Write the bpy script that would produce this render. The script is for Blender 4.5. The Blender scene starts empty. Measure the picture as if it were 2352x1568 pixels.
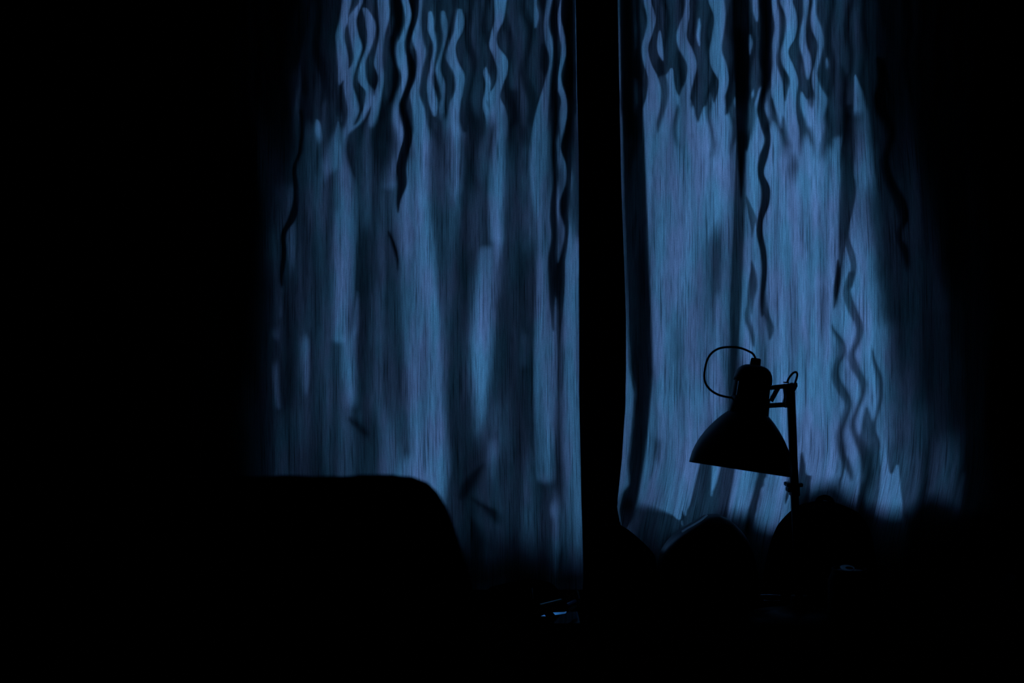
import bpy, bmesh, math, random
import numpy as np
from mathutils import Vector, Matrix

random.seed(4)
rng = np.random.default_rng(7)
SC = bpy.context.scene
COL = SC.collection
PI = math.pi

# ------------------------------------------------------------------ camera
EYE = 1.19
FPX = 2352 * 50 / 36
cam_d = bpy.data.cameras.new('camera'); cam_d.lens = 50; cam_d.sensor_width = 36
cam = bpy.data.objects.new('camera', cam_d); COL.objects.link(cam)
cam.location = (0, 0, EYE); cam.rotation_euler = (PI / 2, 0, 0)
cam_d.clip_start = 0.05
cam_d.dof.use_dof = True; cam_d.dof.focus_distance = 2.52; cam_d.dof.aperture_fstop = 3.6
SC.camera = cam

# ------------------------------------------------------------------ dusk sky, exposure
SC.view_settings.view_transform = 'Standard'
SC.view_settings.look = 'None'
SC.view_settings.gamma = 1
SC.view_settings.use_curve_mapping = False
SC.view_settings.exposure = 0.0
SKY = 3.5
w = bpy.data.worlds.new('dusk_sky'); SC.world = w; w.use_nodes = True
nt = w.node_tree; nt.nodes.clear()
wo = nt.nodes.new('ShaderNodeOutputWorld'); bg = nt.nodes.new('ShaderNodeBackground')
tc = nt.nodes.new('ShaderNodeTexCoord'); sp = nt.nodes.new('ShaderNodeSeparateXYZ')
rp = nt.nodes.new('ShaderNodeValToRGB')
nt.links.new(tc.outputs['Generated'], sp.inputs[0])
mp = nt.nodes.new('ShaderNodeMapRange'); mp.inputs[1].default_value = -1; mp.inputs[2].default_value = 1
nt.links.new(sp.outputs['Z'], mp.inputs[0]); nt.links.new(mp.outputs[0], rp.inputs[0])
el = rp.color_ramp.elements
el[0].position = 0.47; el[0].color = (.02, .035, .06, 1)
el[1].position = 0.52; el[1].color = (.150, .405, .90, 1)
e = el.new(0.75); e.color = (.135, .375, .88, 1)
e = el.new(1.0); e.color = (.11, .32, .80, 1)
nt.links.new(rp.outputs[0], bg.inputs[0]); bg.inputs[1].default_value = SKY
nt.links.new(bg.outputs[0], wo.inputs[0])

# ------------------------------------------------------------------ numbers of the place
CY = 2.80                 # curtain plane
S = CY / FPX              # metres per photo pixel there
WALL_Y = 2.93
WALL_T = 0.16
def at(px, py, y):        # point at distance y seen at that place of the photograph
    return Vector(((px - 1176) / FPX * y, y, EYE - (py - 784) / FPX * y))
DESK_Z = 0.72

# ------------------------------------------------------------------ materials
def mat(name, color, rough=0.6, metal=0.0, spec=0.5, noise=0.0, scale=40.0, bump=0.0):
    m = bpy.data.materials.new(name); m.use_nodes = True
    n = m.node_tree.nodes; l = m.node_tree.links
    b = n['Principled BSDF']
    b.inputs['Roughness'].default_value = rough; b.inputs['Metallic'].default_value = metal
    b.inputs['Specular IOR Level'].default_value = spec
    b.inputs['Base Color'].default_value = (*color, 1)
    if noise or bump:
        t = n.new('ShaderNodeTexCoord'); z = n.new('ShaderNodeTexNoise'); z.inputs['Scale'].default_value = scale
        z.inputs['Detail'].default_value = 5
        l.new(t.outputs['Object'], z.inputs['Vector'])
        if noise:
            r = n.new('ShaderNodeValToRGB')
            r.color_ramp.elements[0].position = .3; r.color_ramp.elements[1].position = .7
            r.color_ramp.elements[0].color = (*[c * (1 - noise) for c in color], 1)
            r.color_ramp.elements[1].color = (*[min(1, c * (1 + noise)) for c in color], 1)
            l.new(z.outputs[0], r.inputs[0]); l.new(r.outputs[0], b.inputs['Base Color'])
        if bump:
            u = n.new('ShaderNodeBump'); u.inputs['Strength'].default_value = bump; u.inputs['Distance'].default_value = .004
            l.new(z.outputs[0], u.inputs['Height']); l.new(u.outputs[0], b.inputs['Normal'])
    return m

def fabric(name, col, thread_dark, streak):
    """slub-weave cloth that lets light through; the weave lives in the UV of the sheet (metres)"""
    m = bpy.data.materials.new(name); m.use_nodes = True
    n = m.node_tree.nodes; l = m.node_tree.links; n.clear()
    out = n.new('ShaderNodeOutputMaterial')
    tr = n.new('ShaderNodeBsdfTranslucent'); df = n.new('ShaderNodeBsdfDiffuse'); mx = n.new('ShaderNodeMixShader')
    mx.inputs[0].default_value = .10
    l.new(tr.outputs[0], mx.inputs[1]); l.new(df.outputs[0], mx.inputs[2]); l.new(mx.outputs[0], out.inputs[0])
    uv = n.new('ShaderNodeUVMap'); uv.uv_map = 'UVMap'
    def layer(sx, sy, lo, hi, dark, detail=2, off=0):
        mpn = n.new('ShaderNodeMapping'); mpn.inputs['Scale'].default_value = (sx, sy, 1)
        mpn.inputs['Location'].default_value = (off, off * .7, 0)
        l.new(uv.outputs[0], mpn.inputs[0])
        z = n.new('ShaderNodeTexNoise'); z.noise_dimensions = '2D'; z.inputs['Scale'].default_value = 1
        z.inputs['Detail'].default_value = detail
        l.new(mpn.outputs[0], z.inputs['Vector'])
        r = n.new('ShaderNodeMapRange'); r.inputs[1].default_value = lo; r.inputs[2].default_value = hi
        r.inputs[3].default_value = dark; r.inputs[4].default_value = 1
        l.new(z.outputs[0], r.inputs[0]); return r.outputs[0]
    a = layer(470, 7, .29, .42, thread_dark, 2)
    b = layer(800, 30, .30, .62, .70, 2, 3.1)
    c = layer(38, 2.2, .32, .62, streak, 3, 7.7)
    d = layer(900, 700, .25, .75, .62, 1, 11.3)
    def mul(x, y):
        k = n.new('ShaderNodeMath'); k.operation = 'MULTIPLY'; l.new(x, k.inputs[0]); l.new(y, k.inputs[1]); return k.outputs[0]
    v = mul(mul(a, b), mul(c, d))
    # slight change of hue from yarn lot to yarn lot
    mpn = n.new('ShaderNodeMapping'); mpn.inputs['Scale'].default_value = (26, 7, 1); l.new(uv.outputs[0], mpn.inputs[0])
    z = n.new('ShaderNodeTexNoise'); z.noise_dimensions = '2D'; z.inputs['Scale'].default_value = 1; z.inputs['Detail'].default_value = 2
    l.new(mpn.outputs[0], z.inputs['Vector'])
    r = n.new('ShaderNodeValToRGB')
    r.color_ramp.elements[0].position = .36; r.color_ramp.elements[1].position = .66
    r.color_ramp.elements[0].color = (col[0] * .82, col[1] * 1.04, col[2] * .98, 1)
    r.color_ramp.elements[1].color = (col[0] * 1.2, col[1] * .96, col[2], 1)
    l.new(z.outputs[0], r.inputs[0])
    vm = n.new('ShaderNodeVectorMath'); vm.operation = 'SCALE'
    l.new(r.outputs[0], vm.inputs[0]); l.new(v, vm.inputs['Scale'])
    l.new(vm.outputs[0], tr.inputs[0]); l.new(vm.outputs[0], df.inputs[0])
    return m

def thin(name, col):
    m = bpy.data.materials.new(name); m.use_nodes = True
    n = m.node_tree.nodes; l = m.node_tree.links; n.clear()
    out = n.new('ShaderNodeOutputMaterial')
    tr = n.new('ShaderNodeBsdfTranslucent'); df = n.new('ShaderNodeBsdfDiffuse'); mx = n.new('ShaderNodeMixShader')
    mx.inputs[0].default_value = .15
    uv = n.new('ShaderNodeUVMap'); uv.uv_map = 'UVMap'
    mpn = n.new('ShaderNodeMapping'); mpn.inputs['Scale'].default_value = (300, 12, 1); l.new(uv.outputs[0], mpn.inputs[0])
    z = n.new('ShaderNodeTexNoise'); z.noise_dimensions = '2D'; z.inputs['Scale'].default_value = 1
    l.new(mpn.outputs[0], z.inputs['Vector'])
    r = n.new('ShaderNodeValToRGB'); r.color_ramp.elements[0].position = .3; r.color_ramp.elements[1].position = .6
    r.color_ramp.elements[0].color = (*[c * .6 for c in col], 1); r.color_ramp.elements[1].color = (*col, 1)
    l.new(z.outputs[0], r.inputs[0]); l.new(r.outputs[0], tr.inputs[0]); l.new(r.outputs[0], df.inputs[0])
    l.new(tr.outputs[0], mx.inputs[1]); l.new(df.outputs[0], mx.inputs[2]); l.new(mx.outputs[0], out.inputs[0])
    return m

def clear(name, tint, gloss=.08, rough=.02):
    m = bpy.data.materials.new(name); m.use_nodes = True
    n = m.node_tree.nodes; l = m.node_tree.links; n.clear()
    out = n.new('ShaderNodeOutputMaterial'); t = n.new('ShaderNodeBsdfTransparent'); g = n.new('ShaderNodeBsdfGlossy')
    t.inputs[0].default_value = (*tint, 1); g.inputs['Roughness'].default_value = rough
    fr = n.new('ShaderNodeFresnel'); fr.inputs[0].default_value = 1.45
    k = n.new('ShaderNodeMath'); k.operation = 'MULTIPLY'; k.inputs[1].default_value = gloss / .04
    l.new(fr.outputs[0], k.inputs[0]); k.use_clamp = True
    mx = n.new('ShaderNodeMixShader'); l.new(k.outputs[0], mx.inputs[0])
    l.new(t.outputs[0], mx.inputs[1]); l.new(g.outputs[0], mx.inputs[2]); l.new(mx.outputs[0], out.inputs[0])
    return m

def mesh_screen(name, open_share):
    m = bpy.data.materials.new(name); m.use_nodes = True
    n = m.node_tree.nodes; l = m.node_tree.links; n.clear()
    out = n.new('ShaderNodeOutputMaterial'); t = n.new('ShaderNodeBsdfTransparent'); d = n.new('ShaderNodeBsdfDiffuse')
    d.inputs[0].default_value = (.02, .02, .022, 1)
    mx = n.new('ShaderNodeMixShader'); mx.inputs[0].default_value = open_share
    l.new(d.outputs[0], mx.inputs[1]); l.new(t.outputs[0], mx.inputs[2]); l.new(mx.outputs[0], out.inputs[0])
    return m

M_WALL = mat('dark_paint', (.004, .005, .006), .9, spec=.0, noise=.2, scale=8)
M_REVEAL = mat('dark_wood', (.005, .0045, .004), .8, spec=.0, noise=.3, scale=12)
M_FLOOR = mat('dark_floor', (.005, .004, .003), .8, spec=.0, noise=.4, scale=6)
M_GROUND = mat('night_ground', (.02, .025, .02), .95, noise=.4, scale=2)
M_CLOTH = fabric('slub_cloth', (.80, .82, .82), .36, .52)
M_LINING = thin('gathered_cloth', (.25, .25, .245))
M_SHEER = thin('dimming_cloth', (.50, .50, .49))
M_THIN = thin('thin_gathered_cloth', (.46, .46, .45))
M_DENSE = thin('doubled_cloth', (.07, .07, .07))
M_GLASS = clear('window_glass', (.95, .97, .98), .04)
M_SCREEN = mesh_screen('dimming_mesh', .86)
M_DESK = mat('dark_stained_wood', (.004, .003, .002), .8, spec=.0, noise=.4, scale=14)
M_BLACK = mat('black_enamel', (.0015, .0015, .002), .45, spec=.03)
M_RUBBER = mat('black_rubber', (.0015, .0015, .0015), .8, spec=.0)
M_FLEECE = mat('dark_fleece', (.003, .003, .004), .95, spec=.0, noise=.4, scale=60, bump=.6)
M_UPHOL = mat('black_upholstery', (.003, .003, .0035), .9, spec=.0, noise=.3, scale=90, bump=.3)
M_NYLON = mat('black_nylon', (.0015, .0015, .002), .9, spec=.0, noise=.3, scale=70, bump=.4)
M_BAG = mat('black_plastic_film', (.002, .002, .0025), .45, spec=.03, bump=.5, scale=22)
M_FILM = bpy.data.materials.new('glint_film'); M_FILM.use_nodes = True
_n = M_FILM.node_tree.nodes; _t = _n.new('ShaderNodeBsdfTranslucent'); _t.inputs[0].default_value = (.9, .9, .9, 1)
M_FILM.node_tree.links.new(_t.outputs[0], _n['Material Output'].inputs[0])
M_ALU = mat('brushed_aluminium', (.80, .82, .84), .28, metal=1)
M_CAN = mat('can_print', (.004, .004, .006), .6, spec=.02, metal=.0, noise=.3, scale=30)
M_ACRYL = clear('clear_acrylic', (.93, .95, .96), .005)
M_DISHG = clear('dish_glass', (.55, .62, .65), .012, .08)
M_MIRROR = mat('mirror_film', (.45, .80, 1.0), .04, metal=1)  # blue of the window reflection put into the tint
M_YEL = mat('yellow_lacquer', (.20, .15, .02), .4)
M_TEAL = mat('teal_plastic', (.02, .12, .12), .3)
M_BLUEP = mat('blue_plastic', (.05, .12, .25), .2)
M_STEEL = mat('dull_steel', (.01, .01, .011), .5, metal=.8)

# ------------------------------------------------------------------ helpers
def obj(name, bm, m, parent=None, smooth=False):
    me = bpy.data.meshes.new(name); bmesh.ops.recalc_face_normals(bm, faces=bm.faces[:])
    bm.to_mesh(me); bm.free()
    if smooth:
        me.polygons.foreach_set('use_smooth', [True] * len(me.polygons))
    me.materials.append(m)
    o = bpy.data.objects.new(name, me); COL.objects.link(o)
    if parent: link(o, parent)
    return o
def link(o, parent):
    o.parent = parent
    p = parent; off = Vector((0, 0, 0))
    while p: off += p.location; p = p.parent
    o.location = o.location - off          # parents are never turned
def tag(o, label=None, cat=None, group=None, kind=None):
    if label: o['label'] = label
    if cat: o['category'] = cat
    if group: o['group'] = group
    if kind: o['kind'] = kind
    return o
def thing(name, loc, label, cat, group=None):
    o = bpy.data.objects.new(name, None); o.location = loc; o.empty_display_size = .05
    COL.objects.link(o); return tag(o, label, cat, group)
def struct(name, bm, m, label=None):
    return tag(obj(name, bm, m), label, None, None, 'structure')
def box(bm, x0, x1, y0, y1, z0, z1, bevel=0, seg=2):
    r = bmesh.ops.create_cube(bm, size=1)
    vs = r['verts']
    for v in vs:
        v.co = Vector(((x0 + x1) / 2 + v.co.x * (x1 - x0), (y0 + y1) / 2 + v.co.y * (y1 - y0), (z0 + z1) / 2 + v.co.z * (z1 - z0)))
    if bevel:
        es = list({e for v in vs for e in v.link_edges})
        bmesh.ops.bevel(bm, geom=es, offset=bevel, segments=seg, affect='EDGES', profile=.5)
    return bm
def bar(bm, a, b, w_, h_=None, bevel=0):
    """flat bar from a to b; w_ across in the picture's plane, h_ in depth"""
    a = Vector(a); b = Vector(b); h_ = h_ or w_
    d = (b - a); L = d.length; d.normalize()
    up = Vector((0, 1, 0)) if abs(d.y) < .9 else Vector((0, 0, 1))
    sx = d.cross(up).normalized(); sy = sx.cross(d).normalized()
    Mx = Matrix((sx, sy, d)).transposed().to_4x4(); Mx.translation = (a + b) / 2
    r = bmesh.ops.create_cube(bm, size=1, matrix=Mx @ Matrix.Diagonal((w_, h_, L, 1)))
    if bevel:
        es = list({e for v in r['verts'] for e in v.link_edges})
        bmesh.ops.bevel(bm, geom=es, offset=bevel, segments=2, affect='EDGES')
    return bm
def frame_of(axis):
    d = Vector(axis).normalized()
    up = Vector((0, 1, 0)) if abs(d.y) < .9 else Vector((0, 0, 1))
    sx = up.cross(d).normalized(); sy = d.cross(sx).normalized()
    return sx, sy, d
def lathe(bm, origin, axis, prof, n=48, xdir=None, skip=None):
    """prof: list of (h, r); skip: test on the angle that leaves an opening"""
    sx, sy, d = frame_of(axis)
    if xdir is not None:
        sx = (Vector(xdir) - d * Vector(xdir).dot(d)).normalized(); sy = d.cross(sx)
    o = Vector(origin); rings = []
    for h, r in prof:
        if r < 1e-6: rings.append([bm.verts.new(o + d * h)]); continue
        rings.append([bm.verts.new(o + d * h + sx * (r * math.cos(2 * PI * k / n)) + sy * (r * math.sin(2 * PI * k / n))) for k in range(n)])
    for i in range(len(rings) - 1):
        A, B = rings[i], rings[i + 1]
        for k in range(n):
            if skip and skip((k + .5) * 360 / n): continue
            k2 = (k + 1) % n
            if len(A) == 1 and len(B) == 1: continue
            if len(A) == 1: bm.faces.new((A[0], B[k], B[k2]))
            elif len(B) == 1: bm.faces.new((A[k], A[k2], B[0]))
            else: bm.faces.new((A[k], A[k2], B[k2], B[k]))
    return bm
def spline(pts, per=8):
    P = [Vector(p) for p in pts]; out = []
    for i in range(len(P) - 1):
        p0 = P[max(i - 1, 0)]; p1 = P[i]; p2 = P[i + 1]; p3 = P[min(i + 2, len(P) - 1)]
        for k in range(per):
            t = k / per
            out.append(.5 * ((2 * p1) + (p2 - p0) * t + (2 * p0 - 5 * p1 + 4 * p2 - p3) * t * t + (3 * p1 - p0 - 3 * p2 + p3) * t ** 3))
    out.append(P[-1]); return out
def tube(bm, pts, r, n=10):
    rings = []
    for i, p in enumerate(pts):
        t = (pts[min(i + 1, len(pts) - 1)] - pts[max(i - 1, 0)]).normalized()
        if i == 0:
            sx, sy, _ = frame_of(t)
        else:
            sx = (sx - t * sx.dot(t)).normalized(); sy = t.cross(sx)
        rings.append([bm.verts.new(p + sx * (r * math.cos(2 * PI * k / n)) + sy * (r * math.sin(2 * PI * k / n))) for k in range(n)])
    for A, B in zip(rings, rings[1:]):
        for k in range(n):
            bm.faces.new((A[k], A[(k + 1) % n], B[(k + 1) % n], B[k]))
    bm.faces.new(rings[0]); bm.faces.new(rings[-1]); return bm

# vectorised value noise
_T = rng.random((256, 256))
def vnoise(x, y):
    x = np.asarray(x, float); y = np.asarray(y, float)
    xi = np.floor(x).astype(int); yi = np.floor(y).astype(int); fx = x - xi; fy = y - yi
    fx = fx * fx * (3 - 2 * fx); fy = fy * fy * (3 - 2 * fy)
    g = lambda i, j: _T[i & 255, j & 255]
    return (g(xi, yi) * (1 - fx) + g(xi + 1, yi) * fx) * (1 - fy) + (g(xi, yi + 1) * (1 - fx) + g(xi + 1, yi + 1) * fx) * fy - .5
def fbm(x, y): return vnoise(x, y) + .5 * vnoise(2.03 * x + 9, 2.03 * y + 4) + .25 * vnoise(4.1 * x + 2, 4.1 * y + 31)
def sstep(a, b, x):
    t = np.clip((x - a) / (b - a), 0, 1); return t * t * (3 - 2 * t)

# ------------------------------------------------------------------ the room
HX0, HX1 = (668 - 1176) / FPX * WALL_Y, (1339 - 1176) / FPX * WALL_Y          # first opening
GX0, GX1 = (1424 - 1176) / FPX * WALL_Y, (2150 - 1176) / FPX * WALL_Y         # second opening
HZ0, HZ1 = EYE - (1190 - 784) / FPX * WALL_Y, 2.12
RX0, RX1, RY0, RZ1 = -2.3, 1.75, -1.3, 2.55
bm = bmesh.new()
Y0, Y1 = WALL_Y, WALL_Y + WALL_T
box(bm, RX0, HX0, Y0, Y1, 0, RZ1); box(bm, HX1, GX0, Y0, Y1, HZ0, HZ1); box(bm, GX1, RX1, Y0, Y1, 0, RZ1)
box(bm, HX0, GX1, Y0, Y1, 0, HZ0); box(bm, HX0, GX1, Y0, Y1, HZ1, RZ1)
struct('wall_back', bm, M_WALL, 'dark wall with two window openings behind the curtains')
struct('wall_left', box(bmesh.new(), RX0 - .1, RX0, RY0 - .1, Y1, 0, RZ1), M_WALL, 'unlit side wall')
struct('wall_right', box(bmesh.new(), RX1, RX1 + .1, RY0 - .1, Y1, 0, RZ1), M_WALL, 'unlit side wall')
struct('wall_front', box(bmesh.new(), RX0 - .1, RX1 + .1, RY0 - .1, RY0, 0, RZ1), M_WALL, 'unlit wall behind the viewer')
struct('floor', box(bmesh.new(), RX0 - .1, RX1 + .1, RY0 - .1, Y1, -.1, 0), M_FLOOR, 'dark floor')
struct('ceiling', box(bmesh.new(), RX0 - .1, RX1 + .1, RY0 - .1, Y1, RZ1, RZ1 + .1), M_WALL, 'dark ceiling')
bm = bmesh.new()
bmesh.ops.create_grid(bm, x_segments=12, y_segments=12, size=30, matrix=Matrix.Translation((0, Y1 + 30.2, -.4)))
struct('ground', bm, M_GROUND, 'night ground outside the windows')
struct('trim_1', box(bmesh.new(), HX0 - .04, GX1 + .04, Y0 - .035, Y0 - .0005, HZ0 - .03, HZ0, .004), M_REVEAL, 'window ledge behind the curtains')

LX = (1545 - 1176) / FPX * 2.85  # unseen ledge added to hold the shading blanket close to the cloth
struct('trim_2', box(bmesh.new(), LX, GX1 + .04, Y0 - .112, Y0 - .0355, HZ0 - .03, HZ0, .004), M_REVEAL, 'ledge added behind the brighter curtain to hold the shade blanket')
def window(name, x0, x1, label, screen):
    fr = bmesh.new(); fw = .03; ya, yb = Y0 + .07, Y0 + .11
    box(fr, x0, x0 + fw, ya, yb, HZ0, HZ1); box(fr, x1 - fw, x1, ya, yb, HZ0, HZ1)
    box(fr, x0 + fw, x1 - fw, ya, yb, HZ0, HZ0 + fw); box(fr, x0 + fw, x1 - fw, ya, yb, HZ1 - fw, HZ1)
    o = struct(name, fr, M_REVEAL, label)
    obj('pane', box(bmesh.new(), x0 + fw, x1 - fw, ya + .018, ya + .022, HZ0 + fw, HZ1 - fw), M_GLASS, o)
    if screen:
        obj('dimming_screen', box(bmesh.new(), x0 + .004, x1 - .16, yb + .008, yb + .009, HZ0 + .004, HZ1 - .004), M_SCREEN, o)  # unseen screen added to dim the light on the first curtain
    # the opening itself guides the sky light
    L = bpy.data.lights.new('sky_portal', 'AREA'); L.shape = 'RECTANGLE'; L.size = x1 - x0; L.size_y = HZ1 - HZ0
    L.cycles.is_portal = True
    lo = bpy.data.objects.new('sky_portal', L); COL.objects.link(lo)
    lo.location = ((x0 + x1) / 2, Y1 + .012, (HZ0 + HZ1) / 2); lo.rotation_euler = (-PI / 2, 0, 0)
window('window_1', HX0, HX1, 'window behind the dimmer curtain, with an added dimming screen', True)
window('window_2', GX0, GX1, 'window behind the brighter curtain', False)

# ------------------------------------------------------------------ curtains, with back sheets cut to shade them
def interp(poly, y):
    p = np.array(poly, float); return np.interp(y, p[:, 0], p[:, 1])
# fringes of the brighter curtain: (photo row, photo column)
EDGE_R = [(-400, 1412), (0, 1417), (120, 1420), (250, 1423), (430, 1427), (600, 1433), (740, 1437), (850, 1437), (950, 1434), (1050, 1428), (1130, 1420), (1165, 1417), (1200, 1424), (1260, 1450), (1330, 1470), (2200, 1470)]
EDGE_L = [(-400, 1318), (0, 1322), (200, 1325), (350, 1329), (900, 1330), (1150, 1335), (1290, 1339), (2200, 1340)]

def depth(px, py):
    """the hang of the cloth: pleats that open towards the bottom, plus creases low down"""
    a = .5 + .5 * sstep(1100, 0, py)
    d = .010 * a * np.sin(px / 21. + .7 * np.sin(py / 160.) + 1.6 * vnoise(px / 160., py / 500.))
    d += .008 * np.sin(px / 57. + .4 * np.sin(py / 260. + 1))
    d += .010 * fbm(px / 90., py / 420.)
    for cx, cy, rx, ry, h, lean in ((1085, 1060, 16, 26, -.012, -.6), (1072, 1150, 14, 40, -.010, -.3), (1120, 1165, 26, 14, .010, .5),
                                    (800, 955, 30, 26, -.008, .6), (1820, 820, 45, 60, -.010, -.5), (1905, 860, 30, 90, .010, .3),
                                    (1470, 900, 30, 60, -.012, -.8), (1555, 1220, 26, 60, .012, -.7), (1440, 1130, 20, 40, .010, -.3)):
        u = (px - cx - lean * (py - cy)) / rx; v = (py - cy) / ry
        d = d + h * np.exp(-u * u - v * v)
    k = sstep(1480, 1560, px) * sstep(940, 1080, py)     # flattened to clear the blanket added on the ledge
    return d * (1 - .7 * k) - .004 * k
def uvmap(px, py):
    sh = np.where(px > 1380, 44 * sstep(1000, 1330, py) - 26 * sstep(1850, 2100, px) * sstep(150, 650, py), -6 * sstep(900, 1300, py))
    return (px + sh) * S, (784 - py) * S

def sheet(name, X, Y, gap, F, m, parent):
    """cloth on a grid of photo places X, Y; F > 0 keeps cloth (None keeps all); gap lies behind the hang"""
    ny, nx = X.shape
    D = depth(X, Y) + gap
    P = np.stack([(X - 1176) * S, CY + D, EYE - (Y - 784) * S], -1)
    U, V = uvmap(X, Y)
    verts = P.reshape(-1, 3).tolist(); uvs = np.stack([U, V], -1).reshape(-1, 2).tolist()
    faces = []
    idx = np.arange(nx * ny).reshape(ny, nx)
    q = np.stack([idx[:-1, :-1], idx[:-1, 1:], idx[1:, 1:], idx[1:, :-1]], -1).reshape(-1, 4)
    if F is None:
        faces = q.tolist()
    else:
        f = F.reshape(-1); s = (f[q] > 0).sum(1)
        faces = q[s == 4].tolist()
        cut = {}
        def mid(i, j):
            k = (i, j) if i < j else (j, i)
            if k not in cut:
                t = f[k[0]] / (f[k[0]] - f[k[1]])
                verts.append([verts[k[0]][c] * (1 - t) + verts[k[1]][c] * t for c in range(3)])
                uvs.append([uvs[k[0]][c] * (1 - t) + uvs[k[1]][c] * t for c in range(2)])
                cut[k] = len(verts) - 1
            return cut[k]
        for c in q[(s > 0) & (s < 4)]:
            poly = []
            for a in range(4):
                i, j = int(c[a]), int(c[(a + 1) % 4])
                if f[i] > 0: poly.append(i)
                if (f[i] > 0) != (f[j] > 0): poly.append(mid(i, j))
            if len(poly) >= 3: faces.append(poly)
    me = bpy.data.meshes.new(name)
    # drop loose vertices
    used = np.zeros(len(verts), bool)
    for fc in faces: used[fc] = True
    rem = np.cumsum(used) - 1
    vs = np.array(verts)[used]; uu = np.array(uvs)[used]
    faces = [[int(rem[i]) for i in fc] for fc in faces]
    me.from_pydata(vs.tolist(), [], faces)
    ul = me.uv_layers.new(name='UVMap')
    li = np.zeros(len(me.loops), int); me.loops.foreach_get('vertex_index', li)
    ul.data.foreach_set('uv', uu[li].astype(np.float32).ravel())
    me.polygons.foreach_set('use_smooth', [True] * len(me.polygons))
    me.materials.append(m)
    o = bpy.data.objects.new(name, me); COL.objects.link(o); link(o, parent); return o

def zz(ox, oy, k, rows):      # rows measured on an enlarged crop: (x, y, half width)
    return [(oy + y * k, ox + x * k, w * k) for x, y, w in rows]
K1 = lambda *r: zz(560, 0, .4464, r)
K3 = lambda *r: zz(1360, 0, .4464, r)
K4 = lambda *r: zz(1360, 650, .4783, r)
def ribbon(X, Y, rows):
    """> 0 inside a wavy ribbon given as (row, column, half width), in pixels"""
    a = np.array(rows, float)
    ys = np.linspace(a[0, 0], a[-1, 0], 240)
    def herm(v):
        y = a[:, 0]; m = np.gradient(v, y) if len(y) > 2 else np.full(len(y), (v[-1] - v[0]) / (y[-1] - y[0]))
        i = np.clip(np.searchsorted(y, ys) - 1, 0, len(y) - 2); h = y[i + 1] - y[i]; t = (ys - y[i]) / h
        return (2*t**3 - 3*t**2 + 1) * v[i] + (t**3 - 2*t**2 + t) * h * m[i] + (3*t**2 - 2*t**3) * v[i + 1] + (t**3 - t**2) * h * m[i + 1]
    cx, hw = herm(a[:, 1]), herm(a[:, 2])
    c = np.interp(Y, ys, cx); h = np.interp(Y, ys, hw)
    end = np.minimum(Y - ys[0], ys[-1] - Y)
    end = np.where(ys[0] < 12, np.minimum(1e3, ys[-1] - Y), end)
    return np.minimum(h - np.abs(X - c), end)

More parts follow.
